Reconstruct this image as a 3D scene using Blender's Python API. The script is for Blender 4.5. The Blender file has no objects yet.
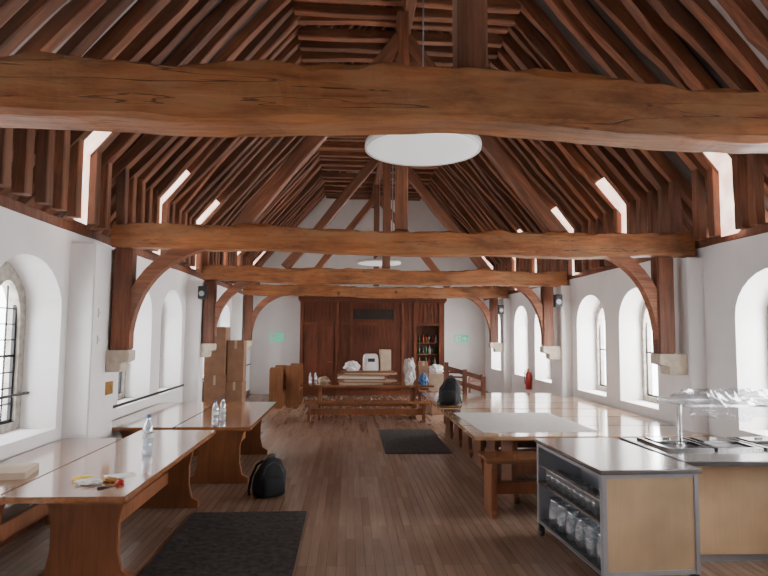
import bpy, bmesh, math, random
from mathutils import Vector, Matrix, noise
random.seed(7)
S=bpy.context.scene
COL=S.collection
# ------------------------------------------------------------ materials
def newmat(name):
    m=bpy.data.materials.new(name); m.use_nodes=True
    nt=m.node_tree; b=nt.nodes["Principled BSDF"]
    return m,nt,b
def plain(name,c,rough=.6,metal=0,spec=.5,noise_amt=.12,nscale=8,bump=0,trans=0,ior=1.45,emit=0):
    m,nt,b=newmat(name); N=nt.nodes
    tc=N.new("ShaderNodeTexCoord"); n=N.new("ShaderNodeTexNoise"); n.inputs["Scale"].default_value=nscale; n.inputs["Detail"].default_value=5
    nt.links.new(tc.outputs["Object"],n.inputs["Vector"])
    r=N.new("ShaderNodeValToRGB"); k=noise_amt
    r.color_ramp.elements[0].position=.3; r.color_ramp.elements[1].position=.7
    r.color_ramp.elements[0].color=(c[0]*(1-k),c[1]*(1-k),c[2]*(1-k),1)
    r.color_ramp.elements[1].color=(min(1,c[0]*(1+k)),min(1,c[1]*(1+k)),min(1,c[2]*(1+k)),1)
    nt.links.new(n.outputs["Fac"],r.inputs["Fac"]); nt.links.new(r.outputs["Color"],b.inputs["Base Color"])
    b.inputs["Roughness"].default_value=rough; b.inputs["Metallic"].default_value=metal
    b.inputs["Specular IOR Level"].default_value=spec
    b.inputs["Transmission Weight"].default_value=trans; b.inputs["IOR"].default_value=ior
    if emit:
        nt.links.new(r.outputs["Color"],b.inputs["Emission Color"]); b.inputs["Emission Strength"].default_value=emit
    if bump:
        bm=N.new("ShaderNodeBump"); bm.inputs["Strength"].default_value=bump; bm.inputs["Distance"].default_value=.02
        nt.links.new(n.outputs["Fac"],bm.inputs["Height"]); nt.links.new(bm.outputs["Normal"],b.inputs["Normal"])
    return m
def wood(name,c1,c2,axis='X',scale=6,stretch=14,rough=.55,bump=.35,dark=None,coat=0,cracks=False,var=.2,patch=0):
    m,nt,b=newmat(name); N=nt.nodes; Lk=nt.links.new
    tc=N.new("ShaderNodeTexCoord"); mp=N.new("ShaderNodeMapping")
    oi=N.new("ShaderNodeObjectInfo"); ad=N.new("ShaderNodeVectorMath"); ad.operation='ADD'
    sc=N.new("ShaderNodeVectorMath"); sc.operation='SCALE'; sc.inputs[0].default_value=(13.1,7.7,5.3)
    Lk(oi.outputs["Random"],sc.inputs["Scale"]); Lk(tc.outputs["Object"],ad.inputs[0]); Lk(sc.outputs[0],ad.inputs[1])
    Lk(ad.outputs[0],mp.inputs["Vector"])
    s=[scale*stretch/4]*3; s["XYZ".index(axis)]=scale/4
    mp.inputs["Scale"].default_value=s
    n=N.new("ShaderNodeTexNoise"); n.inputs["Scale"].default_value=1; n.inputs["Detail"].default_value=8; n.inputs["Distortion"].default_value=.6
    n.inputs["Roughness"].default_value=.65
    Lk(mp.outputs[0],n.inputs["Vector"])
    r=N.new("ShaderNodeValToRGB"); e=r.color_ramp.elements
    e[0].position=.32; e[1].position=.68; e[0].color=(*c1,1); e[1].color=(*c2,1)
    if dark:
        x=r.color_ramp.elements.new(.24); x.color=(*dark,1)
    Lk(n.outputs["Fac"],r.inputs["Fac"])
    n2=N.new("ShaderNodeTexNoise"); n2.inputs["Scale"].default_value=1.3; n2.inputs["Detail"].default_value=3
    Lk(ad.outputs[0],n2.inputs["Vector"])
    mr=N.new("ShaderNodeMapRange"); mr.inputs["From Min"].default_value=.3; mr.inputs["From Max"].default_value=.7
    mr.inputs["To Min"].default_value=.70; mr.inputs["To Max"].default_value=1.28; Lk(n2.outputs["Fac"],mr.inputs["Value"])
    mr2=N.new("ShaderNodeMapRange"); mr2.inputs["To Min"].default_value=1-var; mr2.inputs["To Max"].default_value=1+var; Lk(oi.outputs["Random"],mr2.inputs["Value"])
    mu=N.new("ShaderNodeMath"); mu.operation='MULTIPLY'; Lk(mr.outputs[0],mu.inputs[0]); Lk(mr2.outputs[0],mu.inputs[1])
    vm=N.new("ShaderNodeVectorMath"); vm.operation='SCALE'; Lk(r.outputs["Color"],vm.inputs[0]); Lk(mu.outputs[0],vm.inputs["Scale"])
    outc=vm.outputs[0]
    hgt=n.outputs["Fac"]
    if cracks or patch:
        np_=N.new("ShaderNodeTexNoise"); np_.inputs["Scale"].default_value=2.2; np_.inputs["Detail"].default_value=6; np_.inputs["Roughness"].default_value=.7
        mpp=N.new("ShaderNodeMapping"); mpp.inputs["Scale"].default_value=(.6,1.6,1.6); Lk(ad.outputs[0],mpp.inputs[0]); Lk(mpp.outputs[0],np_.inputs["Vector"])
        mq=N.new("ShaderNodeMapRange"); mq.inputs["From Min"].default_value=.46; mq.inputs["From Max"].default_value=.64; mq.inputs["To Max"].default_value=.7; Lk(np_.outputs["Fac"],mq.inputs["Value"])
        mx=N.new("ShaderNodeMix"); mx.data_type='RGBA'; Lk(mq.outputs[0],mx.inputs[0]); Lk(outc,mx.inputs[6]); mx.inputs[7].default_value=(.32,.165,.075,1) if cracks else (.15,.078,.046,1); outc=mx.outputs[2]
    if cracks:
        nd=N.new("ShaderNodeTexNoise"); nd.inputs["Scale"].default_value=1.6; nd.inputs["Detail"].default_value=7; nd.inputs["Roughness"].default_value=.75
        mpd=N.new("ShaderNodeMapping"); mpd.inputs["Location"].default_value=(4,2,8); mpd.inputs["Scale"].default_value=(.7,2,2); Lk(ad.outputs[0],mpd.inputs[0]); Lk(mpd.outputs[0],nd.inputs["Vector"])
        md=N.new("ShaderNodeMapRange"); md.inputs["From Min"].default_value=.36; md.inputs["From Max"].default_value=.50; md.inputs["To Min"].default_value=.60; Lk(nd.outputs["Fac"],md.inputs["Value"])
        vd=N.new("ShaderNodeVectorMath"); vd.operation='SCALE'; Lk(outc,vd.inputs[0]); Lk(md.outputs[0],vd.inputs["Scale"]); outc=vd.outputs[0]
        mp2=N.new("ShaderNodeMapping"); mp2.inputs["Scale"].default_value=(.30,9,9); Lk(ad.outputs[0],mp2.inputs["Vector"])
        n3=N.new("ShaderNodeTexNoise"); n3.inputs["Scale"].default_value=1.3; n3.inputs["Detail"].default_value=3; n3.inputs["Distortion"].default_value=.1; Lk(mp2.outputs[0],n3.inputs["Vector"])
        sb=N.new("ShaderNodeMath"); sb.operation='SUBTRACT'; sb.inputs[1].default_value=.43; Lk(n3.outputs["Fac"],sb.inputs[0])
        ab=N.new("ShaderNodeMath"); ab.operation='ABSOLUTE'; Lk(sb.outputs[0],ab.inputs[0])
        m3=N.new("ShaderNodeMapRange"); m3.inputs["From Min"].default_value=.0; m3.inputs["From Max"].default_value=.010; m3.inputs["To Min"].default_value=.25; Lk(ab.outputs[0],m3.inputs["Value"])
        vo=N.new("ShaderNodeTexVoronoi"); vo.inputs["Scale"].default_value=2.2; Lk(ad.outputs[0],vo.inputs["Vector"])
        m4=N.new("ShaderNodeMapRange"); m4.inputs["From Min"].default_value=.04; m4.inputs["From Max"].default_value=.12; m4.inputs["To Min"].default_value=.25; Lk(vo.outputs["Distance"],m4.inputs["Value"])
        mm=N.new("ShaderNodeMath"); mm.operation='MULTIPLY'; Lk(m3.outputs[0],mm.inputs[0]); Lk(m4.outputs[0],mm.inputs[1])
        v2=N.new("ShaderNodeVectorMath"); v2.operation='SCALE'; Lk(outc,v2.inputs[0]); Lk(mm.outputs[0],v2.inputs["Scale"]); outc=v2.outputs[0]
        hm=N.new("ShaderNodeMath"); hm.operation='MULTIPLY'; Lk(n.outputs["Fac"],hm.inputs[0]); Lk(mm.outputs[0],hm.inputs[1]); hgt=hm.outputs[0]
    Lk(outc,b.inputs["Base Color"]); b.inputs["Roughness"].default_value=rough
    b.inputs["Coat Weight"].default_value=coat; b.inputs["Coat Roughness"].default_value=.10
    bm=N.new("ShaderNodeBump"); bm.inputs["Strength"].default_value=bump; bm.inputs["Distance"].default_value=.01
    Lk(hgt,bm.inputs["Height"]); Lk(bm.outputs["Normal"],b.inputs["Normal"])
    return m
M={}
M['tie']=wood("oak_tie",(.19,.062,.020),(.43,.165,.056),rough=.5,dark=(.05,.015,.006),scale=7,stretch=9,cracks=True,var=.1,bump=.8)
M['oak']=wood("oak_rafter",(.095,.032,.016),(.30,.108,.048),rough=.6,dark=(.03,.011,.007),var=.45,patch=1)
M['oakd']=wood("oak_dark",(.08,.025,.012),(.19,.068,.031),rough=.6,axis='Z')
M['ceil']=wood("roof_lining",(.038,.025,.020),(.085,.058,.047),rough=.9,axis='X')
M['table']=wood("table_wood",(.18,.070,.026),(.29,.118,.047),rough=.17,axis='Y',bump=.04,coat=1)
M['tablez']=wood("table_leg_wood",(.15,.050,.018),(.24,.086,.034),rough=.4,axis='Z',bump=.08)
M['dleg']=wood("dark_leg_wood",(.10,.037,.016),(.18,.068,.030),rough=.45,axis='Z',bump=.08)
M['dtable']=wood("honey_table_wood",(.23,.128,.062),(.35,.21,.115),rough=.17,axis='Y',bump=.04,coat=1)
M['panel']=wood("panelling_wood",(.085,.024,.011),(.17,.052,.023),rough=.4,axis='Z',bump=.1)
M['veneer']=wood("beech_veneer",(.52,.35,.205),(.56,.385,.23),rough=.4,axis='Z',bump=.01,scale=8,stretch=20)
M['pew']=wood("pew_wood",(.20,.08,.03),(.31,.13,.053),rough=.45,axis='Z')
M['wall']=plain("white_plaster",(.76,.735,.72),rough=.9,noise_amt=.035,nscale=2.5,bump=.12)
M['plaster2']=plain("roof_plaster",(.50,.45,.43),rough=.9,noise_amt=.12,nscale=3,bump=.2)
M['stone']=plain("limestone",(.30,.27,.23),rough=.85,noise_amt=.3,nscale=14,bump=.3)
M['corbel']=plain("pale_stone",(.50,.43,.34),rough=.85,noise_amt=.15,nscale=14,bump=.2)
M['steel']=plain("brushed_steel",(.32,.32,.32),rough=.20,metal=.95,noise_amt=.08)
M['grey']=plain("grey_aluminium",(.34,.34,.36),rough=.4,metal=.5,noise_amt=.05)
M['chrome']=plain("chrome",(.8,.8,.8),rough=.12,metal=1,noise_amt=.02)
M['black']=plain("black_fabric",(.010,.010,.012),rough=.85,noise_amt=.3,nscale=40,bump=.3)
M['blackp']=plain("black_plastic",(.02,.02,.022),rough=.4,noise_amt=.1)
M['darkst']=plain("dark_steel",(.14,.14,.145),rough=.3,metal=.8,noise_amt=.1)
M['iron']=plain("black_iron",(.015,.015,.017),rough=.5,metal=.4)
M['white']=plain("white_plastic",(.75,.75,.76),rough=.4,noise_amt=.02)
M['lamp']=plain("lamp_opal",(.86,.86,.84),rough=.35,noise_amt=.02,emit=.35)
M['rim']=plain("lamp_rim",(.60,.60,.59),rough=.4,metal=.1,noise_amt=.02)
M['paper']=plain("white_paper",(.72,.71,.68),rough=.8,noise_amt=.04)
M['paperg']=plain("grey_paper",(.48,.465,.44),rough=.45,noise_amt=.08)
M['card']=plain("cardboard",(.28,.155,.092),rough=.85,noise_amt=.15,nscale=5)
M['cardl']=plain("pale_cardboard",(.48,.37,.27),rough=.85,noise_amt=.1)
M['rug']=plain("dark_rug",(.042,.036,.033),rough=.95,noise_amt=.5,nscale=18,bump=.5)
M['brass']=plain("brass",(.45,.25,.08),rough=.35,metal=.8)
M['green']=plain("sign_green",(.04,.48,.28),rough=.4,noise_amt=.03,emit=.8)
M['red']=plain("red_paint",(.36,.02,.015),rough=.4,noise_amt=.05)
M['blue']=plain("blue_plastic",(.04,.13,.30),rough=.4)
M['yellow']=plain("yellow_packet",(.7,.5,.05),rough=.4)
M['lit_reveal']=plain("reveal_glow",(1.0,.58,.48),rough=.3,noise_amt=.38,nscale=4,emit=3.6)  # pink emission stands in for daylight falling on plaster reveals
M['amber']=plain("amber_glass",(.30,.10,.02),rough=.15)
M['greeng']=plain("green_glass",(.03,.12,.04),rough=.15)
M['vent']=plain("vent_dark",(.05,.03,.02),rough=.5)
def clear(name,tint=(.9,.95,1),gl=.18,rough=.05,milky=0):
    m=bpy.data.materials.new(name); m.use_nodes=True; nt=m.node_tree; N=nt.nodes; N.clear()
    o=N.new("ShaderNodeOutputMaterial"); t=N.new("ShaderNodeBsdfTransparent"); t.inputs[0].default_value=(*tint,1)
    g=N.new("ShaderNodeBsdfGlossy"); g.inputs["Roughness"].default_value=rough
    lw=N.new("ShaderNodeLayerWeight"); lw.inputs["Blend"].default_value=.35
    mr=N.new("ShaderNodeMapRange"); mr.inputs["To Min"].default_value=gl*.4; mr.inputs["To Max"].default_value=min(1,gl*3.5)
    nt.links.new(lw.outputs["Facing"],mr.inputs["Value"])
    mx=N.new("ShaderNodeMixShader"); nt.links.new(mr.outputs[0],mx.inputs[0]); nt.links.new(t.outputs[0],mx.inputs[1]); nt.links.new(g.outputs[0],mx.inputs[2])
    last=mx
    if milky:
        d=N.new("ShaderNodeBsdfDiffuse"); d.inputs[0].default_value=(.8,.82,.85,1)
        m2=N.new("ShaderNodeMixShader"); m2.inputs[0].default_value=milky
        nt.links.new(mx.outputs[0],m2.inputs[1]); nt.links.new(d.outputs[0],m2.inputs[2]); last=m2
    nt.links.new(last.outputs[0],o.inputs[0]); return m
M['glass']=clear("window_glass",(.97,.98,1),.04)
M['tumbler']=clear("tumbler_glass",(.85,.9,.93),.22,milky=.12)
M['bottle']=clear("clear_bottle",(.78,.88,.97),.30,milky=.22)
M['wrap']=clear("clear_film",(.92,.93,.95),.14,rough=.18,milky=.09)
def floormat():
    m,nt,b=newmat("floor_boards"); N=nt.nodes; Lk=nt.links.new
    tc=N.new("ShaderNodeTexCoord"); sp=N.new("ShaderNodeSeparateXYZ"); cb=N.new("ShaderNodeCombineXYZ")
    Lk(tc.outputs["Object"],sp.inputs[0]); Lk(sp.outputs["Y"],cb.inputs["X"]); Lk(sp.outputs["X"],cb.inputs["Y"])
    br=N.new("ShaderNodeTexBrick"); Lk(cb.outputs[0],br.inputs["Vector"])
    br.inputs["Scale"].default_value=1; br.inputs["Brick Width"].default_value=1.0; br.inputs["Row Height"].default_value=.08
    br.inputs["Mortar Size"].default_value=.0018; br.inputs["Bias"].default_value=0; br.offset=.37; br.offset_frequency=3
    br.inputs["Color1"].default_value=(.225,.145,.100,1); br.inputs["Color2"].default_value=(.31,.212,.155,1); br.inputs["Mortar"].default_value=(.10,.062,.044,1)
    mp=N.new("ShaderNodeMapping"); mp.inputs["Scale"].default_value=(26,1.6,1); Lk(tc.outputs["Object"],mp.inputs[0])
    n=N.new("ShaderNodeTexNoise"); n.inputs["Scale"].default_value=1; n.inputs["Detail"].default_value=6; Lk(mp.outputs[0],n.inputs["Vector"])
    mr=N.new("ShaderNodeMapRange"); mr.inputs["To Min"].default_value=.72; mr.inputs["To Max"].default_value=1.28; Lk(n.outputs["Fac"],mr.inputs["Value"])
    vm=N.new("ShaderNodeVectorMath"); vm.operation='SCALE'; Lk(br.outputs["Color"],vm.inputs[0]); Lk(mr.outputs[0],vm.inputs["Scale"])
    Lk(vm.outputs[0],b.inputs["Base Color"]); b.inputs["Roughness"].default_value=.25
    return m
M['floor']=floormat()
# ------------------------------------------------------------ mesh builder
class MB:
    def __init__(s): s.v=[]; s.f=[]; s.m=[]; s.sm=[]
    def add(s,vs,fs,mi=0,smooth=False):
        k=len(s.v); s.v+= [tuple(v) for v in vs]; s.f+=[tuple(i+k for i in f) for f in fs]; s.m+=[mi]*len(fs); s.sm+=[smooth]*len(fs); return s
    def box(s,a,b,mi=0):
        x0,y0,z0=a;x1,y1,z1=b
        return s.add([(x0,y0,z0),(x1,y0,z0),(x1,y1,z0),(x0,y1,z0),(x0,y0,z1),(x1,y0,z1),(x1,y1,z1),(x0,y1,z1)],
            [(0,3,2,1),(4,5,6,7),(0,1,5,4),(1,2,6,5),(2,3,7,6),(3,0,4,7)],mi)
    def prism(s,poly,t0,t1,plane='XZ',mi=0):
        def mp(a,b,c): return {'XZ':(a,c,b),'YZ':(c,a,b),'XY':(a,b,c)}[plane]
        n=len(poly); vs=[mp(a,b,t0) for a,b in poly]+[mp(a,b,t1) for a,b in poly]
        fs=[tuple(range(n)),tuple(range(2*n-1,n-1,-1))]+[(i,i+n,(i+1)%n+n,(i+1)%n) for i in range(n)]
        return s.add(vs,fs,mi)
    def cyl(s,p0,p1,r,n=12,r1=None,mi=0):
        p0=Vector(p0);p1=Vector(p1);d=(p1-p0).normalized();r1=r if r1 is None else r1
        a=d.orthogonal().normalized();b=d.cross(a); vs=[]
        for p,rr in((p0,r),(p1,r1)):
            for i in range(n):
                t=2*math.pi*i/n; vs.append(p+a*math.cos(t)*rr+b*math.sin(t)*rr)
        s.add(vs,[(i,(i+1)%n,(i+1)%n+n,i+n) for i in range(n)],mi,True)
        s.add(vs,[tuple(range(n-1,-1,-1)),tuple(range(n,2*n))],mi)
        return s
    def lathe(s,prof,c=(0,0,0),n=20,mi=0):
        vs=[];fs=[]
        for r,z in prof:
            for i in range(n):
                t=2*math.pi*i/n; vs.append((c[0]+r*math.cos(t),c[1]+r*math.sin(t),c[2]+z))
        for k in range(len(prof)-1):
            for i in range(n):
                j=(i+1)%n; fs.append((k*n+i,k*n+j,(k+1)*n+j,(k+1)*n+i))
        return s.add(vs,fs,mi,True)
    def loft(s,secs,n=24,e=3.0,mi=0,jit=0):
        vs=[];fs=[]
        for z,cx,cy,rx,ry in secs:
            for i in range(n):
                t=2*math.pi*i/n; c,sn=math.cos(t),math.sin(t)
                x=cx+rx*math.copysign(abs(c)**(2/e),c); y=cy+ry*math.copysign(abs(sn)**(2/e),sn)
                q=noise.noise(Vector((x*9,y*9,z*9)))*jit
                vs.append((x*(1+q),y*(1+q),z+q*.1*min(1,z*20)))
        for k in range(len(secs)-1):
            for i in range(n):
                j=(i+1)%n; fs.append((k*n+i,k*n+j,(k+1)*n+j,(k+1)*n+i))
        fs.append(tuple(range(n-1,-1,-1))); fs.append(tuple(range((len(secs)-1)*n,len(secs)*n)))
        return s.add(vs,fs,mi,True)
    def tube(s,pts,r,n=8,mi=0):
        for a,b in zip(pts[:-1],pts[1:]): s.cyl(a,b,r,n,mi=mi)
        return s
    def mesh(s,name,mats,bevel=0):
        me=bpy.data.meshes.new(name); me.from_pydata(s.v,[],s.f)
        for m in mats: me.materials.append(m)
        for p,mi,sm in zip(me.polygons,s.m,s.sm): p.material_index=mi; p.use_smooth=sm
        bm=bmesh.new(); bm.from_mesh(me); bmesh.ops.recalc_face_normals(bm,faces=bm.faces)
        if bevel:
            es=[e for e in bm.edges if len(e.link_faces)==2 and e.calc_face_angle(0)>.6 and not e.link_faces[0].smooth]
            bmesh.ops.bevel(bm,geom=es,offset=bevel,segments=2,affect='EDGES',clamp_overlap=True)
        bm.to_mesh(me); bm.free(); me.update(); return me
def link(o):
    COL.objects.link(o); return o
def tag(o,label=None,cat=None,group=None,kind=None):
    if label: o["label"]=label
    if cat: o["category"]=cat
    if group: o["group"]=group
    if kind: o["kind"]=kind
    return o
def obj(name,mb,mats,loc=(0,0,0),rz=0,parent=None,bevel=0,**kw):
    if not isinstance(mats,(list,tuple)): mats=[mats]
    me=mb.mesh(name,mats,bevel) if isinstance(mb,MB) else mb
    o=bpy.data.objects.new(name,me); o.location=loc; o.rotation_euler=(0,0,rz)
    if parent: o.parent=parent
    link(o); return tag(o,**kw)
def thing(name,loc=(0,0,0),rz=0,**kw):
    o=bpy.data.objects.new(name,None); o.empty_display_size=.1; o.location=loc; o.rotation_euler=(0,0,rz); link(o); return tag(o,**kw)
def plate(outer,holes,mapf,t):
    cu=bpy.data.curves.new("tmp",'CURVE'); cu.dimensions='2D'; cu.fill_mode='BOTH'; cu.extrude=t/2
    for pts in [outer]+holes:
        sp=cu.splines.new('POLY'); sp.points.add(len(pts)-1)
        for i,(a,b) in enumerate(pts): sp.points[i].co=(a,b,0,1)
        sp.use_cyclic_u=True
    o=bpy.data.objects.new("tmp",cu); COL.objects.link(o); bpy.context.view_layer.update()
    dg=bpy.context.evaluated_depsgraph_get(); me=bpy.data.meshes.new_from_object(o.evaluated_get(dg))
    vs=[mapf(v.co.x,v.co.y,v.co.z+t/2) for v in me.vertices]; fs=[tuple(p.vertices) for p in me.polygons]
    bpy.data.objects.remove(o); bpy.data.curves.remove(cu); bpy.data.meshes.remove(me)
    mb=MB(); mb.add(vs,fs); 
    return mb
def weld(me):
    bm=bmesh.new(); bm.from_mesh(me); bmesh.ops.remove_doubles(bm,verts=bm.verts,dist=1e-4); bmesh.ops.recalc_face_normals(bm,faces=bm.faces); bm.to_mesh(me); bm.free()
def beam_mesh(name,L,w,d,wob=.008,seed=0,mat='oak',sag=0,nseg=None,fine=0):
    n=nseg or max(4,int(L/.3)); vs=[];fs=[]; c=min(w,d)*.09
    sec=[(-w/2+c,-d/2),(w/2-c,-d/2),(w/2,-d/2+c),(w/2,d/2-c),(w/2-c,d/2),(-w/2+c,d/2),(-w/2,d/2-c),(-w/2,-d/2+c)]
    for i in range(n+1):
        x=L*i/n
        oy=noise.noise(Vector((x*.7,seed*3.1,0)))*wob*2; oz=noise.noise(Vector((x*.7,seed*3.1,9)))*wob*2+sag*math.sin(math.pi*i/n)
        for j,(a,b) in enumerate(sec):
            q=noise.noise(Vector((x*2.3,j*1.7,seed*5.1)))*wob
            q2=noise.noise(Vector((x*7,j*2.7,seed*2.1)))*fine
            vs.append((x,a*(1+(q+q2)/w)+oy,b*(1+(q+q2)/d)+oz+q+q2))
    for i in range(n):
        for j in range(8):
            k=(j+1)%8; fs.append((i*8+j,i*8+k,(i+1)*8+k,(i+1)*8+j))
    fs.append(tuple(range(7,-1,-1))); fs.append(tuple(range(n*8,n*8+8)))
    return MB().add(vs,fs).mesh(name,[M[mat]])
def place(o,p0,p1,up=(0,1,0)):
    p0=Vector(p0);p1=Vector(p1);x=(p1-p0).normalized();y=Vector(up);y=(y-x*y.dot(x)).normalized();z=x.cross(y)
    m=Matrix((x,y,z)).transposed().to_4x4(); m.translation=p0; o.matrix_local=m
# ------------------------------------------------------------ dimensions
XL,XR=-3.05,4.30; CX=.70; YB=18.6; YF=-3.0; ZW=3.0
def zr(ax): return 3.70+(3.6-ax)*1.17   # underside of rafters
obj("floor",MB().box((XL-.5,YF-.3,-.1),(XR+.5,YB+.5,0)),M['floor'],kind="structure")
def arch(y0,y1,zs=.88,zsp=2.12,zt=2.62,n=14):
    c=(y0+y1)/2; r=(y1-y0)/2; p=[(y0,zs),(y1,zs)]
    for i in range(n+1):
        t=math.pi*i/n; p.append((c+r*math.cos(t),zsp+(zt-zsp)*math.sin(t)))
    return p
WIN_L=[(-1.6,-.3),(.9,2.2),(3.2,4.4),(5.15,6.45),(8.1,9.35),(9.8,11.0),(12.5,13.6),(14.2,15.3),(16.7,17.7)]
WIN_R=[(-1.6,-.3),(.9,2.2),(3.2,4.4),(5.05,6.35),(8.05,9.2),(9.72,10.95),(12.4,13.5),(14.0,15.2),(16.6,17.7)]
TW=.5
mb=plate([(YF,0),(YB,0),(YB,ZW),(YF,ZW)],[arch(*w) for w in WIN_L],lambda a,b,c:(XL-c,a,b),TW)
o=obj("wall_left",mb,M['wall'],kind="structure"); weld(o.data)
mb=plate([(YF,0),(YB,0),(YB,ZW),(YF,ZW)],[arch(*w) for w in WIN_R],lambda a,b,c:(XR+c,a,b),TW)
o=obj("wall_right",mb,M['wall'],kind="structure"); weld(o.data)
hw=4.3; gz=lambda ax: zr(ax)+.24
gab=[(XL-.5,0),(XR+.5,0),(XR+.5,ZW),(CX+hw,gz(hw)),(CX,gz(0)),(CX-hw,gz(hw)),(XL-.5,ZW)]
obj("wall_back",MB().prism(gab,YB,YB+.3),M['wall'],kind="structure")
obj("wall_front",MB().prism(gab,YF-.3,YF),M['wall'],kind="structure")
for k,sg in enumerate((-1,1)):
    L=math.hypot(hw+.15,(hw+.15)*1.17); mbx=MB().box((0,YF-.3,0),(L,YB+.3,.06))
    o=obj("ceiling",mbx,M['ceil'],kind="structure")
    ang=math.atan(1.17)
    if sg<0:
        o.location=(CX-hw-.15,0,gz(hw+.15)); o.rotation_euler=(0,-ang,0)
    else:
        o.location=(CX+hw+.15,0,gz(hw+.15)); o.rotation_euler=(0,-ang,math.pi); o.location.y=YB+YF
TIES=[2.795,7.085,11.375,15.665]
tn=1
for k,Y in enumerate(TIES):
    obj(f"trim_{tn}",MB().box((XL-.02,Y-(.5 if k==1 else .17),0),(XL+.27,Y+.17,2.86)),M['wall'],kind="structure",bevel=.01); tn+=1
    obj(f"trim_{tn}",MB().box((XR-.20,Y-.17,0),(XR+.02,Y+.17,2.86)),M['wall'],kind="structure",bevel=.01); tn+=1
for x in (XL-.08,XR+.08):
    o=obj(f"trim_{tn}",beam_mesh("plate",YB-YF,.2,.10,wob=.006,seed=x,mat='oakd'),[],kind="structure"); tn+=1
    place(o,(x,YF,ZW+.03),(x,YB,ZW+.03),up=(1,0,0))
# pale plaster infill over the near bays of the roof slope
for sg in (-1,1):
    a0,a1=3.95,2.35
    pl=MB().add([(CX+sg*a,yy,zr(a)+.175+dz) for dz in (0,.03) for a,yy in ((a0,2.2),(a0,5.35),(a1,5.35),(a1,2.2))],[(0,1,2,3),(4,5,6,7),(0,1,5,4),(1,2,6,5),(2,3,7,6),(3,0,4,7)])
    obj(f"trim_{tn}",pl,M['plaster2'],kind="structure"); tn+=1
obj("baseboard_left",MB().box((XL,YF,0),(XL+.025,YB,.14)),M['panel'],kind="structure")
obj("baseboard_right",MB().box((XR-.025,YF,0),(XR,YB,.14)),M['panel'],kind="structure")
obj(f"trim_{tn}",MB().box((XL,7.3,.90),(XL+.02,YB,.935)),M['iron'],kind="structure"); tn+=1
def light_poly(c,w,z0,zs,zt,n=8):
    p=[(c-w/2,z0),(c+w/2,z0)]
    for i in range(n+1):
        t=i/n; p.append((c+w/2-(w/2)*(1-math.cos(t*math.pi/2)),zs+(zt-zs)*math.sin(t*math.pi/2)))
    for i in range(n-1,-1,-1):
        t=i/n; p.append((c-w/2+(w/2)*(1-math.cos(t*math.pi/2)),zs+(zt-zs)*math.sin(t*math.pi/2)))
    return p
def make_window(nm,y0,y1,side):
    c=(y0+y1)/2; w=y1-y0; lw=w*(.38 if side<0 else .42)
    outer=arch(y0-.0,y1+.0)
    hs=[light_poly(c-w*.23,lw,.96,1.95,2.40),light_poly(c+w*.23,lw,.96,1.95,2.40)]
    x0=(XL-.36) if side<0 else (XR+.36)
    root=thing(nm,(x0,c,.88),kind="structure")
    mp=lambda a,b,cc:((-cc if side<0 else cc),a-c,b-.88)
    fr=obj("stone_frame",plate(outer,hs,mp,.13),M['stone'],parent=root); weld(fr.data)
    g=MB()
    for cc in (-w*.23,w*.23):
        xs=.05*side
        t_=.015 if side<0 else .008
        g.box((xs-t_,cc-lw/2-.01,.08),(xs+t_,cc-lw/2+2*t_,1.4)); g.box((xs-t_,cc+lw/2-2*t_,.08),(xs+t_,cc+lw/2+.01,1.4))
        g.box((xs-t_,cc-lw/2,.08),(xs+t_,cc+lw/2,.11)); g.box((xs-t_,cc-lw/2,.745),(xs+t_,cc+lw/2,.77))
        if side<0:
            for z in (.27,.43,.59,.92,1.08,1.24): g.box((xs-.01,cc-lw/2,z-.006),(xs+.01,cc+lw/2,z+.006))
            for q in (-.17,.17): g.box((xs-.008,cc+q*lw-.005,.08),(xs+.008,cc+q*lw+.005,1.47))
    obj("lead_grid",g,M['iron'],parent=root)
    p=MB()
    for cc in (-w*.23,w*.23): p.box((.085*side,cc-lw/2-.01,.06),(.09*side,cc+lw/2+.01,1.55))
    obj("pane",p,M['glass'],parent=root)
wn=1
for side,W in ((-1,WIN_L),(1,WIN_R)):
    for y0,y1 in W:
        make_window(f"window_{wn}",y0,y1,side); wn+=1
        li=bpy.data.lights.new("daylight",'AREA'); li.shape='RECTANGLE'; li.size=1.9; li.size_y=1.3
        li.energy=(255 if side>0 else 62) if y0>4.5 else (80 if side>0 else 35); li.color=(1,.965,.92)
        lo=bpy.data.objects.new("daylight",li); link(lo)
        x=XL-.75 if side<0 else XR+.75
        lo.location=(x,(y0+y1)/2,1.85); 
        d=Vector((-side,0,-.05)); lo.rotation_euler=d.to_track_quat('-Z','Y').to_euler()
def rooflight_glow(y0,sg,n,w):  # bent glowing strip between rafters: lit plaster reveal done as emission, no glazing
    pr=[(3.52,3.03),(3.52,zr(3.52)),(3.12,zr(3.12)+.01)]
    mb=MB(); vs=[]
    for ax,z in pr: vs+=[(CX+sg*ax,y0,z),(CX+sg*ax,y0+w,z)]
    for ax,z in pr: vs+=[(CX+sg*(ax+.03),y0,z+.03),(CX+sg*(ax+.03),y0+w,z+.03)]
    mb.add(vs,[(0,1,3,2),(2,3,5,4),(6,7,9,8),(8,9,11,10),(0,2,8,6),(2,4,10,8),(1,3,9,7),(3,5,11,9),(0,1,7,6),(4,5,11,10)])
    obj(f"window_{n}",mb,M['lit_reveal'],kind="structure")
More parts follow.
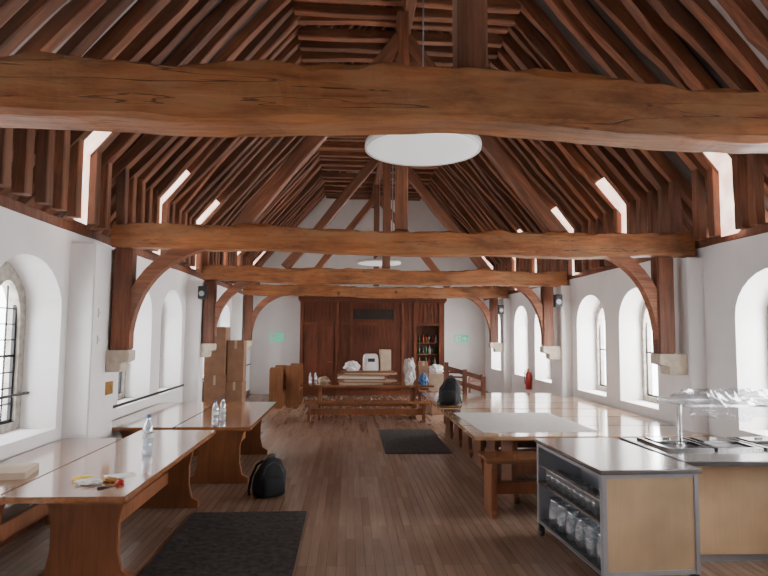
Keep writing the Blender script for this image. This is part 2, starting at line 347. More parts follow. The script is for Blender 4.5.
# ------------------------------------------------------------ roof frames
SP=.31
rl=[beam_mesh("rafter",math.hypot(4.1,4.1*1.17)+.05,.12,.15,wob=.024,seed=i,nseg=20,fine=.012) for i in range(16)]
cm=[beam_mesh("collar",2.95,.12,.14,wob=.020,seed=20+i,nseg=12,fine=.010) for i in range(8)]
am=[beam_mesh("ashlar",.86,.11,.11,wob=.012,seed=40+i) for i in range(5)]
FY=[]; GAPS=[6.25,8.45,10.75,12.9,14.6,16.9]; gi=0
y=2.40
while y<YB-.15:
    for T in TIES:
        if abs(y-T)<.21: y=T+.215
    FY.append(y)
    f=thing("rafter_frame",(CX,y,ZW),label="reddish-brown oak rafter pair with collar and short ashlar posts",cat="roof timber",group="oak rafter frames of the open roof")
    f.rotation_euler=(0,random.uniform(-.003,.003),random.uniform(-.007,.007))
    for sg in (-1,1):
        r=obj("rafter",random.choice(rl),[],parent=f); 
        place(r,(sg*4.15,0,zr(4.15)+.07-ZW+.04),(0,0,zr(0)+.11-ZW))
        a=obj("ashlar",random.choice(am),[],parent=f)
        place(a,(sg*3.50,0,0.05),(sg*3.50,0,.9))
    zc=6.20+random.uniform(-.06,.04)
    c=obj("collar",random.choice(cm),[],parent=f); place(c,(-1.475,0,zc-ZW),(1.475,0,zc-ZW+random.uniform(-.03,.03)))
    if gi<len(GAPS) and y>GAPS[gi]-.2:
        for sg in (-1,1): rooflight_glow(y+.07,sg,wn,.29); wn+=1
        y+=.43; gi+=1
    else: y+=SP+random.uniform(-.03,.03)
o=obj("crown_purlin",beam_mesh("crown_purlin",YB-1.5,.14,.14,wob=.01,seed=77,mat='oak'),[],label="long oak purlin running under the roof collars",cat="roof timber")
place(o,(CX,1.5,5.965),(CX,YB,5.965),up=(1,0,0))
# ------------------------------------------------------------ tie trusses
def brace_poly(sg,x0,z0,dx,dz,w):
    P0,P1,P2=(0,0),(.10*dx,dz*.80),(dx,dz)
    n=12; inn=[];out=[]
    for i in range(n+1):
        t=i/n
        p=[(1-t)**2*a+2*(1-t)*t*b+t*t*c for a,b,c in zip(P0,P1,P2)]
        d=[2*(1-t)*(b-a)+2*t*(c-b) for a,b,c in zip(P0,P1,P2)]
        L=math.hypot(*d); nx,nz=-d[1]/L,d[0]/L
        inn.append(tuple(p)); out.append((max(-.10,p[0]+nx*w),min(p[1]+nz*w,dz+.03)))
    return [(x0+sg*a,z0+b) for a,b in inn+out[::-1]]
ZT=2.875
for k,Y in enumerate(TIES):
    t=thing("tie_truss",(CX,Y,ZT),label=("massive orange-brown hewn oak tie beam with slender crown post" if k==0 else "reddish oak tie beam with raking struts, braces and wall posts"),cat="roof timber",group="oak tie beam trusses")
    x0=(XL+.27 if k else XL)
    d=.265 if k==0 else .28
    tb=obj("tie_beam",beam_mesh("tie_beam",XR-.06-x0,.24,d,wob=.026,seed=50+k*3,mat='tie',nseg=130,sag=0 if k==0 else -.02,fine=.016),[],parent=t)
    place(tb,(x0-CX,0,d/2),(XR-.06-CX,0,d/2))
    cx=-.12 if k==0 else -.08 if k==1 else 0
    cp=obj("crown_post",beam_mesh("crown_post",5.885-ZT-d,.15,.15,wob=.006,seed=60+k),[],parent=t)
    place(cp,(cx,0,d),(cx,0,5.885-ZT))
    if k>0:
        for sg in (-1,1):
            p0=Vector((cx+sg*1.95,0,d-.02)); p1=Vector((cx+sg*.03,0,5.55-ZT))
            st=obj("raking_strut",beam_mesh("raking_strut",(p1-p0).length,.13,.17,wob=.012,seed=90+k*2+sg,mat='oak'),[],parent=t); place(st,p0,p1)
    obj("wall_post",MB().box((-2.75-CX,-.09,1.68-ZT),(-2.54-CX,.09,0)),M['oakd'],parent=t,bevel=.015)
    obj("wall_post",MB().box((3.77-CX,-.09,1.68-ZT),(3.98-CX,.09,0)),M['oakd'],parent=t,bevel=.015)
    obj("brace",MB().prism(brace_poly(1,-2.54-CX,1.86-ZT,.84,ZT-1.86,.15),-.065,.065),M['oak'],parent=t)
    obj("brace",MB().prism(brace_poly(-1,3.77-CX,1.86-ZT,.66,ZT-1.86,.15),-.065,.065),M['oak'],parent=t)
    for sg,xf in ((1,-2.785),(-1,4.105)):
        w_=.26 if sg>0 else .35
        p=[(0,.0),(w_*.62,0),(w_*.66,.03),(w_*.66,.10),(w_,.13),(w_,.25),(0,.25)]
        obj("stone_corbel",MB().prism([(sg*a,b) for a,b in p],-.115,.115),M['corbel'],(xf,Y,1.43),label="small pale stepped stone corbel under an oak wall post",cat="corbel",group="stone corbels along the walls",bevel=.008)
# ------------------------------------------------------------ pendant lamps
def lamp(Y,x,z):
    t=thing("pendant_lamp",(x,Y,z),label="large round white disc pendant lamp hanging from the roof",cat="lamp",group="disc pendant lamps")
    obj("lamp_shade",MB().lathe([(0,0),(.40,.002),(.478,.008),(.486,.016),(.486,.05),(0,.055)],n=48),M['lamp'],parent=t)
    obj("lamp_rim",MB().lathe([(.484,.006),(.50,.004),(.503,.03),(.50,.062),(.484,.060),(.484,.006)],n=48),M['rim'],parent=t)
    H=5.86-z
    obj("stem",MB().cyl((0,0,.05),(0,0,H),.007,8),M['grey'],parent=t)
    obj("canopy",MB().lathe([(0,.055),(.07,.055),(.06,.14),(.02,.18)],n=16),M['white'],parent=t)
for Y,x,z in ((4.97,.615,3.48),(9.2,.66,3.30),(13.4,.66,3.48)): lamp(Y,x,z)
# ------------------------------------------------------------ tables
def make_table(L,W,loc,rz=0,h=.76,name="dining_table",mt='table',ml='tablez',lab="long polished reddish-brown trestle dining table",cat="table",group="polished trestle dining tables",plainleg=False,ins=None):
    t=thing(name,loc,rz,label=lab,cat=cat,group=group)
    obj("tabletop",MB().box((-W/2,-L/2,h-.045),(W/2,L/2,h)),M[mt],parent=t,bevel=.006)
    s=W/.8
    hl=h-.045
    if plainleg: poly=[(-.36*s,0),(.36*s,0),(.36*s,.05),(.32*s,.07),(.31*s,hl-.05),(.36*s,hl-.04),(.36*s,hl),(-.36*s,hl),(-.36*s,hl-.04),(-.31*s,hl-.05),(-.32*s,.07),(-.36*s,.05)]
    else: poly=[(-.33*s,0),(.33*s,0),(.33*s,.07),(.26*s,.11),(.23*s,.25*hl/.71),(.23*s,.45*hl/.71),(.26*s,.60*hl/.71),(.30*s,hl-.03),(.30*s,hl),(-.30*s,hl),(-.30*s,hl-.03),(-.26*s,.60*hl/.71),(-.23*s,.45*hl/.71),(-.23*s,.25*hl/.71),(-.26*s,.11),(-.33*s,.07)]
    lm=None
    if ins is None: ins=.42 if not plainleg else .12
    for sg in (-1,1):
        y0=sg*(L/2-ins*min(1,L/2.5))
        if lm is None: lm=MB().prism(poly,-.03,.03).mesh("trestle_leg",[M[ml]],.006)
        o=obj("trestle_leg",lm,[],parent=t); o.location=(0,y0,0)
    obj("stretcher",MB().box((-.03,-(L/2-ins*min(1,L/2.5)),.26*h/.76),(.03,(L/2-ins*min(1,L/2.5)),.26*h/.76+.13)),M[ml],parent=t,bevel=.004)
    return t
make_table(2.82,.86,(-1.96,5.68,0))
make_table(2.42,.61,(-2.70,5.36,0),lab="polished trestle table pushed against the white wall under a window")
make_table(2.62,.90,(-1.62,8.60,0))
make_table(2.55,.90,(-2.53,8.55,0),lab="polished trestle table pushed against the white wall")
make_table(2.95,.78,(.42,13.50,0),math.pi/2,lab="long trestle table piled with boards and boxes",mt='table')
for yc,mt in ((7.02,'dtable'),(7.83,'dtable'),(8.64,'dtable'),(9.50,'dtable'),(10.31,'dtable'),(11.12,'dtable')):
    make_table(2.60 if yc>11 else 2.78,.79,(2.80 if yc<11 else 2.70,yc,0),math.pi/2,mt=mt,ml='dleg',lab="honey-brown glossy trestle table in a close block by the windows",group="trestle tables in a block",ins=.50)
def bench(loc,rz,L=1.9,W=.30,h=.45,lab="low wooden bench with solid trestle ends",**k):
    return make_table(L,W,loc,rz,h=h,name="bench",lab=lab,cat="bench",group="low wooden benches",**k)
bench((2.34,6.36,0),math.pi/2,1.80,.44,.61,plainleg=True)
bench((.40,12.85,0),math.pi/2,2.7,.28,lab="low wooden bench in front of the long table",plainleg=True)
# ------------------------------------------------------------ rugs
def rug(name,x0,y0,x1,y1,lab):
    mb=MB(); nx,ny=14,18; vs=[];fs=[]
    for j in range(ny+1):
        for i in range(nx+1):
            x=x0+(x1-x0)*i/nx;y=y0+(y1-y0)*j/ny
            vs.append((x,y,.014+.006*noise.noise(Vector((x*3,y*3,1)))))
    for j in range(ny):
        for i in range(nx):
            a=j*(nx+1)+i; fs.append((a,a+1,a+nx+2,a+nx+1))
    mb.add(vs,fs,0,True); mb.box((x0,y0,.001),(x1,y1,.008))
    obj(name,mb,M['rug'],label=lab,cat="rug")
rug("rug",-1.60,4.0,-.42,6.45,"dark grey worn rug lying on the floorboards")
rug("doormat",.60,9.5,1.66,11.8,"dark rectangular mat on the floorboards")
# ------------------------------------------------------------ serving cart
ct=thing("glassware_cart",(1.89,4.38,0),math.radians(3),label="steel-topped serving cart with pale beech panels and glassware shelves",cat="cart")
W,D=.77,1.32
obj("countertop",MB().box((-.02,-.02,.865),(W+.02,D+.02,.90)),M['steel'],parent=ct,bevel=.006)
for x,y in ((0,0),(W-.04,0),(0,D-.04),(W-.04,D-.04)):
    obj("post",MB().box((x,y,.12),(x+.04,y+.04,.865)),M['grey'],parent=ct,bevel=.004)
obj("front_panel",MB().box((.04,.006,.16),(W-.04,.03,.84)),M['veneer'],parent=ct)
obj("back_panel",MB().box((.04,D-.03,.14),(W-.04,D-.01,.84)),M['grey'],parent=ct)
obj("side_panel",MB().box((W-.03,.04,.14),(W-.01,D-.04,.84)),M['veneer'],parent=ct)
obj("side_panel",MB().box((W*.55,.04,.14),(W*.55+.02,D-.04,.84)),M['grey'],parent=ct)
for z in (.13,.49):
    obj("shelf",MB().box((.0,.03,z),(W*.55,D-.03,z+.022)),M['steel'],parent=ct,bevel=.003)
for z in (.125,.835): obj("rail",MB().box((.04,0,z),(W-.04,.035,z+.035)).box((0,.04,z),(.035,D-.04,z+.025)),M['grey'],parent=ct)
obj("rail",MB().cyl((.01,.05,.66),(.01,D-.05,.66),.007,8),M['chrome'],parent=ct)
for x,y in ((.02,.05),(W-.02,.05),(.02,D-.05),(W-.02,D-.05)):
    obj("castor",MB().cyl((x-.016,y,.045),(x+.016,y,.045),.045,18).box((x-.024,y-.02,.05),(x+.024,y+.02,.122)).cyl((x-.018,y,.045),(x+.018,y,.045),.018,12,mi=1),[M['blackp'],M['chrome']],parent=ct)
tm=MB().lathe([(0,.004),(.028,.004),(.030,0),(.037,.12),(.034,.12),(.027,.012),(0,.012)],n=16).mesh("drinking_glass",[M['tumbler']])
def tumbler(loc,lab="clear straight tumbler on the cart shelf"):
    return obj("drinking_glass",tm,[],loc,label=lab,cat="glass",group="tumblers on the cart shelf")
for j in range(10):
    for i_ in range(2): tumbler((1.955+.095*i_-.06*j*.115,4.50+.115*j,.5125))
jm=MB().lathe([(0,.004),(.055,.004),(.058,0),(.07,.08),(.062,.16),(.052,.2),(.06,.235),(.056,.235),(.048,.2),(.058,.16),(.064,.08),(.05,.012),(0,.012)],n=18).tube([(-.05,0,.20),(-.10,0,.19),(-.115,0,.13),(-.10,0,.07),(-.068,0,.06)],.008).mesh("glass_jug",[M['tumbler']])
for j in range(6):
    obj("glass_jug",jm,[],(1.99-.05*.19*j,4.56+.19*j,.1525),random.uniform(1.2,2),label="clear glass water jug with handle on the lower shelf",cat="jug",group="glass jugs on the cart shelf")
# ------------------------------------------------------------ servery counter
sv=thing("servery_counter",(2.82,4.75,0),label="long steel-topped servery counter with pale beech front",cat="counter")
obj("countertop",MB().box((-.08,.0,.84),(1.38,1.10,.88)),M['steel'],parent=sv,bevel=.005)
obj("tray_rail",MB().box((-.10,-.02,.850),(-.07,1.12,.885)).box((-.10,-.04,.850),(1.38,-.0,.885)),M['darkst'],parent=sv,bevel=.004)
obj("body",MB().box((0,.22,.06),(1.36,1.08,.84)),M['veneer'],parent=sv,bevel=.004)
obj("plinth",MB().box((.02,.24,0),(1.34,1.06,.06)),M['grey'],parent=sv)
obj("corner_post",MB().box((-.02,.20,.06),(.03,.25,.84)),M['grey'],parent=sv)
for x in (.02,.48,.94):
    obj("bain_marie_well",MB().box((x,.42,.88),(x+.42,.45,.905)).box((x,.97,.88),(x+.42,1.0,.905)).box((x,.45,.88),(x+.03,.97,.905)).box((x+.39,.45,.88),(x+.42,.97,.905)).box((x+.03,.45,.881),(x+.39,.97,.884),1),[M['steel'],M['darkst']],parent=sv)
    obj("tray_lid",MB().box((x+.05,.72,.884),(x+.37,.95,.915)).box((x+.17,.82,.915),(x+.25,.85,.93)),M['steel'],parent=sv,bevel=.006)
GZ=1.265
for x in (.30,1.25):
    obj("gantry_post",MB().cyl((x,.72,.88),(x,.72,GZ),.022,14).cyl((x,.72,.88),(x,.72,.90),.045,14),M['chrome'],parent=sv)
obj("gantry_shelf",MB().box((.22,.50,GZ),(1.36,.95,GZ+.012)),M['wrap'],parent=sv,bevel=.003)
obj("shelf_edge",MB().box((.22,.48,GZ-.005),(1.36,.50,GZ+.017)).box((.22,.95,GZ-.005),(1.36,.97,GZ+.017)),M['chrome'],parent=sv)
mb=MB(); nx,ny=90,60; vs=[];fs=[]
def ridge(p,o): return 1-abs(noise.noise(p+Vector((o,o,o))))*2
for j in range(ny+1):
    for i_ in range(nx+1):
        x=1.12*i_/nx; s_=.68*j/ny
        hang=.12+.07*noise.noise(Vector((x*5,0,7)))
        n1=max(0,ridge(Vector((x*3.5,s_*5,0)),3)); n2=max(0,ridge(Vector((x*9,s_*9,0)),1)); n4=noise.noise(Vector((x*24,s_*24,4)))
        if s_<.2: yy=-.012-.035*n1-.02*n2; z=-(.2-s_)/.2*hang
        else:
            e=min(1,min(i_,nx-i_,(ny-j)*1.5)/8+.1)
            yy=s_-.2; z=e*(.01+.075*n1*n1+.035*n2+.006*n4)*min(1,.3+(s_-.2)*6)
        vs.append((x+.03*noise.noise(Vector((x*9,s_*9,5))),yy+.02*noise.noise(Vector((x*9,s_*9,8)))*(s_>.25),z+.003))
for j in range(ny):
    for i_ in range(nx):
        a=j*(nx+1)+i_; fs.append((a,a+1,a+nx+2,a+nx+1))
obj("plastic_wrap",MB().add(vs,fs,0,True),M['wrap'],(3.05,5.225,GZ+.018),label="crumpled clear plastic film draped over the gantry shelf",cat="packaging")
def sheet(name,x0,y0,x1,y1,z,mat,lab,cat,rz=0,t=.004):
    cx,cy=(x0+x1)/2,(y0+y1)/2
    return obj(name,MB().box((x0-cx,y0-cy,0),(x1-cx,y1-cy,t)),mat,(cx,cy,z),rz,label=lab,cat=cat)
sheet("paper_sheet",1.55,6.90,2.95,8.60,.7605,M['paperg'],"large pale grey paper sheet spread over the tables","paper",.03)
# ------------------------------------------------------------ bottles
bm_=MB().lathe([(0,.003),(.036,.003),(.041,.012),(.041,.09),(.038,.10),(.041,.115),(.041,.2),(.030,.25),(.014,.285),(.014,.305)],n=20)
bm_.lathe([(.0165,.295),(.0165,.322),(0,.323)],n=14,mi=1)
bm_.lathe([(.0415,.14),(.042,.141),(.042,.175),(.0415,.176)],n=20,mi=2)
bme=bm_.mesh("water_bottle",[M['bottle'],M['blue'],M['paper']])
for loc,s in (((-1.84,5.65,.76),1.16),((-1.62,7.42,.76),.95),((-1.60,7.75,.76),.92),((-.85,13.35,.76),.8),((-.73,13.35,.76),.8)):
    o=obj("water_bottle",bme,[],loc,label="clear plastic water bottle with blue cap standing on a table",cat="bottle",group="water bottles on the tables"); o.scale=(s,s,s)
# ------------------------------------------------------------ backpack
def backpack(loc,rz,s,lab,sz=1):
    t=thing("backpack",loc,rz,label=lab,cat="backpack")
    obj("main_body",MB().loft([(0,0,0,.17,.10),(.02,0,0,.205,.13),(.12,0,0,.215,.14),(.28,.01,.01,.20,.125),(.38,.02,.02,.165,.10),(.45,.03,.03,.11,.075),(.48,.03,.04,.06,.04)],jit=.2,e=2.4),M['black'],parent=t)
    obj("front_pocket",MB().loft([(.03,0,-.12,.13,.05),(.06,0,-.13,.15,.065),(.18,0,-.13,.15,.065),(.24,0,-.11,.13,.05),(.26,0,-.10,.10,.03)],jit=.1),M['black'],parent=t)
    obj("handle",MB().tube([(-.02,.04,.46),(-.01,.045,.51),(.03,.05,.53),(.07,.045,.51),(.08,.04,.45)],.010),M['blackp'],parent=t)
    for sg in (-1,1):
        obj("shoulder_strap",MB().tube([(sg*.06,.10,.44),(sg*.12,.17,.38),(sg*.18,.20,.22),(sg*.22,.18,.06),(sg*.24,.10,.025)],.018),M['black'],parent=t)
    obj("zip",MB().tube([(-.13,-.105,.31),(-.09,-.085,.40),(.02,-.06,.445),(.10,-.085,.40),(.14,-.105,.31)],.005),M['blackp'],parent=t)
    t.scale=(s,s,s*sz); return t
backpack((-.90,7.12,0),.5,.90,"black backpack slumped on the floorboards by the table",.98)
backpack((1.64,9.60,.764),-.2,.80,"black backpack standing on the glossy tables",1.1)
def crumple(name,loc,sx,sy,sz,mat,lab,cat,seed=0,rz=0):
    bm=bmesh.new(); bmesh.ops.create_icosphere(bm,subdivisions=4,radius=1)
    for v in bm.verts:
        c0=v.co.copy(); q=1+.35*noise.noise(c0*2.2+Vector((seed,0,0)))+.14*abs(noise.noise(c0*6+Vector((seed,0,0)))); v.co*=q; v.co.x*=sx; v.co.y*=sy; v.co.z=max(0,(v.co.z+.75)*sz*.6)
    me=bpy.data.meshes.new(name); bm.to_mesh(me); bm.free(); me.materials.append(mat)
    return obj(name,me,[],loc,rz,label=lab,cat=cat)
crumple("paper_napkin",(-1.92,4.62,.76),.09,.05,.04,M['paper'],"crumpled white paper napkin on the near table","napkin",1)
crumple("snack_wrapper",(-2.02,4.75,.76),.08,.04,.03,M['yellow'],"crumpled yellow snack wrapper on the table","wrapper",4)
crumple("snack_wrapper",(-1.80,4.70,.76),.05,.035,.03,M['brass'],"crumpled brown snack wrapper on the table","wrapper",7)
crumple("snack_wrapper",(-1.70,4.62,.76),.03,.03,.03,M['red'],"small crumpled red snack wrapper on the table","wrapper",17)
obj("car_key",MB().box((-.03,-.015,0),(.02,.015,.012)).cyl((.035,0,.004),(.035,0,.008),.018,12).box((.02,-.004,.002),(.09,.004,.006)),M['blackp'],(-1.78,4.50,.76),.6,bevel=.002,label="small black key with fob on the table",cat="key")
sheet("leaflet",-1.90,4.80,-1.68,4.95,.7605,M['paper'],"white leaflet lying on the polished table","paper",.5,.002)
sheet("cardboard_tray",-2.75,4.75,-2.50,5.10,.7605,M['cardl'],"shallow pale cardboard tray on the wall table","box",.2,.05)
def carton(loc,sx,sy,sz,rz,lab,mat='card',group="brown cardboard boxes"):
    t=thing("cardboard_box",loc,rz,label=lab,cat="box",group=group)
    obj("carton",MB().box((-sx/2,-sy/2,0),(sx/2,sy/2,sz)),M[mat],parent=t,bevel=.006)
    obj("tape",MB().box((-.025,-sy/2-.001,sz*.80),(.025,-sy/2,sz+.001)),M['cardl'],parent=t)
    return t
WL="tall plain brown cardboard box stacked against the white wall"
for k in range(2): carton((-2.78,12.75,1.005*k),.44-.01*k,.44,1.0,(.02,-.03)[k],WL)
for k in range(2): carton((-2.38,12.82,.865*k),.34,.42-.01*k,.86,(-.02,.03)[k],WL)
# ------------------------------------------------------------ back wall panelling
YP=18.25
x0,x1=-1.5,2.95
hole=[(2.03,.02),(2.79,.02),(2.79,2.15),(2.03,2.15)]
obj("trim_50",plate([(x0,0),(x1,0),(x1,2.98),(x0,2.98)],[hole],lambda a,b,c:(a,YP+c,b),.05),M['panel'],kind="structure",label="dark reddish wood panelled screen wall")
sl=MB(); x=x0+.02
while x<x1-.03:
    if not (2.0<x<2.82): sl.box((x,YP-.018,.16),(x+.012,YP,2.14))
    sl.box((x,YP-.018,2.24),(x+.012,YP,2.86)) ; x+=.115
sl.box((x0,YP-.03,2.15),(x1,YP,2.23)).box((x0,YP-.03,0),(2.03,YP,.15)).box((2.79,YP-.03,0),(x1,YP,.15))
for a in (x0,-.42,.02,1.62,2.0,2.79,x1-.09): sl.box((a,YP-.04,0),(a+.09,YP,2.9))
obj("trim_51",sl,M['panel'],kind="structure")
obj("trim_52",MB().box((x0-.06,YP-.12,2.90),(x1+.06,YB,3.02)).box((x0-.03,YP-.06,2.85),(x1+.03,YP,2.90)),M['panel'],kind="structure",bevel=.008)
obj("trim_53",MB().box((x0,YP+.05,0),(x0+.04,YB,2.9)).box((x1-.04,YP+.05,0),(x1,YB,2.9)).box((1.97,YP+.05,0),(2.02,YB,2.3)).box((2.80,YP+.05,0),(2.85,YB,2.3)).box((2.02,YB-.03,0),(2.80,YB-.01,2.3)),M['panel'],kind="structure")
dr=thing("door_1",(-1.36,YP-.02,0),kind="structure")
dm=MB().box((0,-.03,.02),(.90,0,2.12))
for z0,z1 in ((.15,.95),(1.08,2.0)):
    for a in (.08,.49): dm.box((a,-.045,z0),(a+.33,-.03,z1))
obj("door_leaf",dm,M['panel'],parent=dr,bevel=.006)
obj("door_handle",MB().cyl((.83,-.03,1.02),(.83,-.08,1.02),.012,10).cyl((.83,-.08,1.02),(.73,-.08,1.02),.010,10),M['brass'],parent=dr)
vg=MB().box((.12,YP-.045,2.33),(1.36,YP-.02,2.63))
for q in range(9): vg.box((.15,YP-.06,2.355+q*.03),(1.33,YP-.045,2.37+q*.03),1)
obj("air_vent",vg,[M['blackp'],M['vent']],label="wide dark louvred air vent in the panelling",cat="vent")
for z in (.9,1.25,1.6): obj("wall_shelf",MB().box((2.04,YP+.08,z),(2.78,YB-.04,z+.02)),M['pew'],label="wooden shelf inside the panelled cupboard opening",cat="shelf",group="shelves in the cupboard opening",)
bt=MB().lathe([(0,0),(.035,0),(.036,.16),(.013,.21),(.013,.27),(0,.271)],n=12)
bts=[bt.mesh("liquor_bottle",[M[k]]) for k in ('amber','greeng','red','tumbler','paperg')]
for z in (.92,1.27,1.62):
    for q in range(7):
        if random.random()<.15: continue
        o=obj("bottle",random.choice(bts),[],(2.10+.1*q+random.uniform(-.02,.02),YP+.17+random.uniform(-.04,.04),z),label="glass bottle on a cupboard shelf",cat="bottle",group="bottles on the cupboard shelves"); k_=random.uniform(.75,1.12); o.scale=(1,1,k_)
def exitsign(x):
    t=thing("exit_sign",(x,YB-.01,1.76),label="green and white fire exit sign on the white back wall",cat="sign",group="fire exit signs")
    obj("plate",MB().box((-.22,-.012,-.12),(.22,0,.12)),M['green'],parent=t)
    obj("doorway_symbol",MB().box((-.19,-.016,-.09),(-.02,-.012,.09)),M['white'],parent=t)
    obj("running_figure",MB().cyl((-.09,-.017,.055),(-.09,-.020,.055),.018,10).prism([(-.12,.03),(-.07,.04),(-.06,-.01),(-.03,-.05),(-.05,-.06),(-.09,-.02),(-.13,-.06),(-.15,-.05),(-.11,-.01)],-.021,-.017),M['green'],parent=t)
    obj("arrow",MB().prism([(.03,.02),(.10,.02),(.10,.06),(.18,0),(.10,-.06),(.10,-.02),(.03,-.02)],-.016,-.012),M['white'],parent=t)
exitsign(-2.25); exitsign(3.55)
# ------------------------------------------------------------ stuff on far table
for q in range(9):
    a=-.16+random.uniform(-.08,.08)
    sheet("board_panel",a,13.27+random.uniform(-.03,.03),a+1.16+random.uniform(-.25,.06),13.78,.761+q*.032,M[('cardl','card','cardl','pew','paper')[q%5]],"flat cardboard sheet in a pile on the long table","board",random.uniform(-.13,.13),.03)
mon=thing("white_appliance",(.50,13.60,1.052),.1,label="white kitchen appliance with rounded top on the boards",cat="appliance")
obj("body",MB().loft([(0,0,0,.17,.12),(.02,0,0,.18,.13),(.26,0,0,.175,.125),(.34,0,0,.16,.11),(.38,0,0,.12,.08)],e=5),M['white'],parent=mon)
obj("control_panel",MB().box((-.08,-.135,.20),(.08,-.124,.28)),M['blackp'],parent=mon)
carton((.83,13.60,1.052),.24,.22,.48,.15,"brown cardboard box standing on the pile of boards",'cardl')
crumple("plastic_bag",(.07,13.50,1.05),.17,.14,.20,M['white'],"crumpled white plastic bag on the boards","bag",3)
crumple("plastic_bag",(1.36,13.28,.76),.09,.09,.26,M['paper'],"white crumpled bag at the end of the table","bag",9)
crumple("plastic_bag",(1.40,13.62,.76),.13,.12,.55,M['paperg'],"tall grey crumpled bag piled on the long table","bag",31)
carton((1.72,13.70,.762),.22,.20,.50,.0,"brown cardboard box standing on the long table")
crumple("plastic_bag",(-.56,13.62,.76),.13,.12,.14,M['cardl'],"beige crumpled paper bag on the long table","bag",37)
crumple("blue_bag",(1.68,13.28,.76),.10,.09,.24,M['blue'],"small blue plastic bag on the long table","bag",12)
def pew(loc,rz,lab,mat='pew',sc=1,L=.55):
    t=thing("wooden_pew",loc,rz,label=lab,cat="bench",group="wooden pews by the back wall")
    ep=[(0,0),(.36,0),(.36,1.02),(.33,1.08),(.03,1.08),(0,1.02)]
    for y in (-L,L): obj("pew_end",MB().prism(ep,y-.03,y+.03),M[mat],parent=t,bevel=.006)
    obj("seat",MB().box((.06,-L+.03,.42),(.36,L-.03,.45)),M[mat],parent=t)
    obj("backrest",MB().box((.05,-L+.03,.45),(.08,L-.03,.98)),M[mat],parent=t); t.scale=(sc,sc,sc); return t
pew((-1.98,15.6,0),0,"wooden pew with plain square ends standing by the far wall",sc=.95)
pew((-1.60,15.9,0),0,"wooden pew with plain square ends standing by the far wall",sc=.98)
rt=thing("wooden_railing",(2.08,12.6,0),0,label="dark wooden open railing section with sloping chunky rails",cat="railing")
for x,h in ((0,1.30),(.40,1.15),(.80,1.00)): obj("newel_post",MB().box((x-.045,-.045,0),(x+.045,.045,h)),M['panel'],parent=rt,bevel=.010)
for z in (1.22,.98,.74): obj("rail",MB().prism([(.04,z),(.76,z-.20),(.76,z-.30),(.04,z-.10)],-.025,.025),M['panel'],parent=rt)
def stackchair(loc,rz):
    t=thing("folded_chair",loc,rz,label="dark wooden chair stored near the back wall",cat="chair",group="stored wooden chairs")
    for x in (-.2,.2):
        for y,h in ((-.18,.44),(.2,.92)): obj("leg",MB().box((x-.02,y-.02,0),(x+.02,y+.02,h)),M['panel'],parent=t)
    obj("seat",MB().box((-.22,-.21,.43),(.22,.2,.46)),M['pew'],parent=t,bevel=.005)
    for z in (.6,.74,.86): obj("slat",MB().box((-.2,.19,z),(.2,.21,z+.05)),M['panel'],parent=t)
    return t
stackchair((2.05,15.0,0),.3); stackchair((2.75,15.4,0),-.4); stackchair((2.2,16.0,0),1.2); stackchair((3.2,14.2,0),.5)
carton((2.12,14.2,0),.40,.36,.55,.2,"brown cardboard box on the floor by the chairs"); carton((2.10,14.2,.553),.34,.32,.40,-.1,"small cardboard box stacked by the chairs",'cardl')
crumple("plastic_bag",(2.10,14.2,.955),.16,.14,.20,M['white'],"white crumpled bag on top of stacked cartons","bag",21)
fe=thing("fire_extinguisher",(XR-.083,13.76,.62),label="red fire extinguisher with black hose fixed to the white wall",cat="fire extinguisher")
obj("cylinder",MB().lathe([(0,0),(.075,0),(.08,.02),(.08,.42),(.06,.48),(.025,.51),(.02,.54),(0,.54)],n=20),M['red'],parent=fe)
obj("valve",MB().cyl((0,0,.53),(0,0,.57),.02,10).box((-.05,-.01,.57),(.05,.01,.585)),M['blackp'],parent=fe)
obj("hose",MB().tube([(-.03,0,.55),(-.10,0,.5),(-.11,0,.3),(-.09,0,.15)],.012),M['blackp'],parent=fe)
obj("bracket",MB().box((.06,-.03,.25),(.10,.03,.40)),M['grey'],parent=fe); fe.scale=(.82,.82,.82)
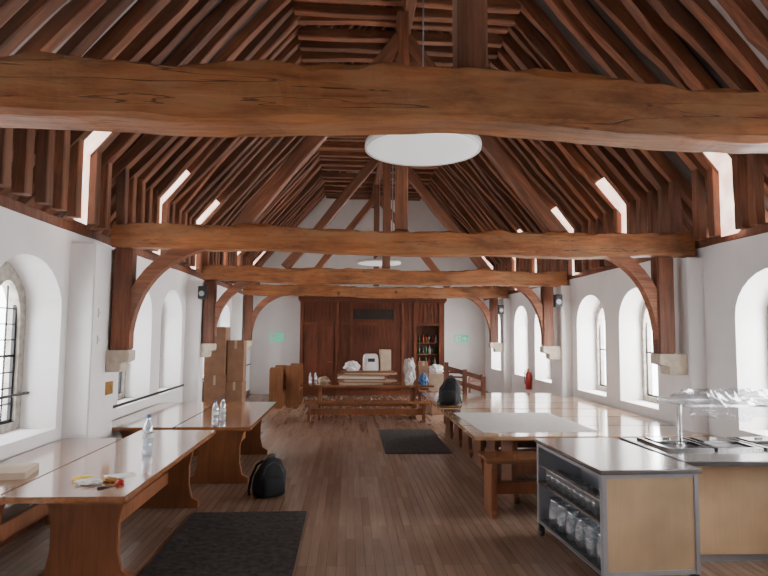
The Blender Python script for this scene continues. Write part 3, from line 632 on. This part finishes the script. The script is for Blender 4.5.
for loc in ((XL+.34,11.05,2.62),(XR-.33,11.05,2.55),(XR-.33,15.3,2.55)):
    t=thing("wall_speaker",loc,label="small black loudspeaker mounted near a tie beam",cat="speaker",group="wall loudspeakers")
    obj("cabinet",MB().box((-.07,-.08,-.12),(.07,.06,.12)),M['blackp'],parent=t,bevel=.01)
    obj("cone",MB().cyl((0,-.085,-.02),(0,-.08,-.02),.05,16),M['grey'],parent=t)
    obj("bracket",MB().box((-.08 if loc[0]<0 else .06,-.02,.02),(-.06 if loc[0]<0 else .08,.02,.10)),M['iron'],parent=t)
obj("brass_socket_plate",MB().box((0,-.10,-.075),(.012,.10,.075)).box((.012,-.06,-.03),(.016,-.015,.03)).box((.012,.015,-.03),(.016,.06,.03)),M['brass'],(-2.78,7.10,1.24),bevel=.003,label="brass double socket plate on the white pier",cat="socket")
for z in (2.25,1.95):
    obj("switch_plate",MB().box((0,-.04,-.05),(.012,.04,.05)).box((.012,-.015,-.02),(.018,.015,.02)),M['white'],(-2.78,6.75,z-.15),bevel=.003,label="small white switch plate on the white pier",cat="switch",group="switch plates")
obj("window_bar",MB().cyl((0,-.62,0),(0,.62,0),.014,8).cyl((0,-.62,0),(-.05,-.62,0),.01,8).cyl((0,.62,0),(-.05,.62,0),.01,8),M['iron'],(XL-.28,5.8,1.25),label="black iron bar across the stone window",cat="bar")
# ------------------------------------------------------------ world and lights
w=bpy.data.worlds.new("world"); S.world=w; w.use_nodes=True
bg=w.node_tree.nodes["Background"]; bg.inputs[0].default_value=(.98,.985,1,1); bg.inputs[1].default_value=14.0
# ------------------------------------------------------------ camera
yaw,pitch,roll=.0582,.0768,.009
cy,sy=math.cos(yaw),math.sin(yaw);cp,sp=math.cos(pitch),math.sin(pitch)
fw=Vector((sy*cp,cy*cp,sp)); rt_=Vector((cy,-sy,0)); up=rt_.cross(fw)
r2=rt_*math.cos(roll)+up*math.sin(roll); u2=-rt_*math.sin(roll)+up*math.cos(roll)
cam=bpy.data.cameras.new("camera"); cam.lens=590/768*36; cam.sensor_width=36
co=bpy.data.objects.new("camera",cam); link(co)
m=Matrix((r2,u2,-fw)).transposed().to_4x4(); m.translation=(0,0,1.9); co.matrix_world=m
S.camera=co
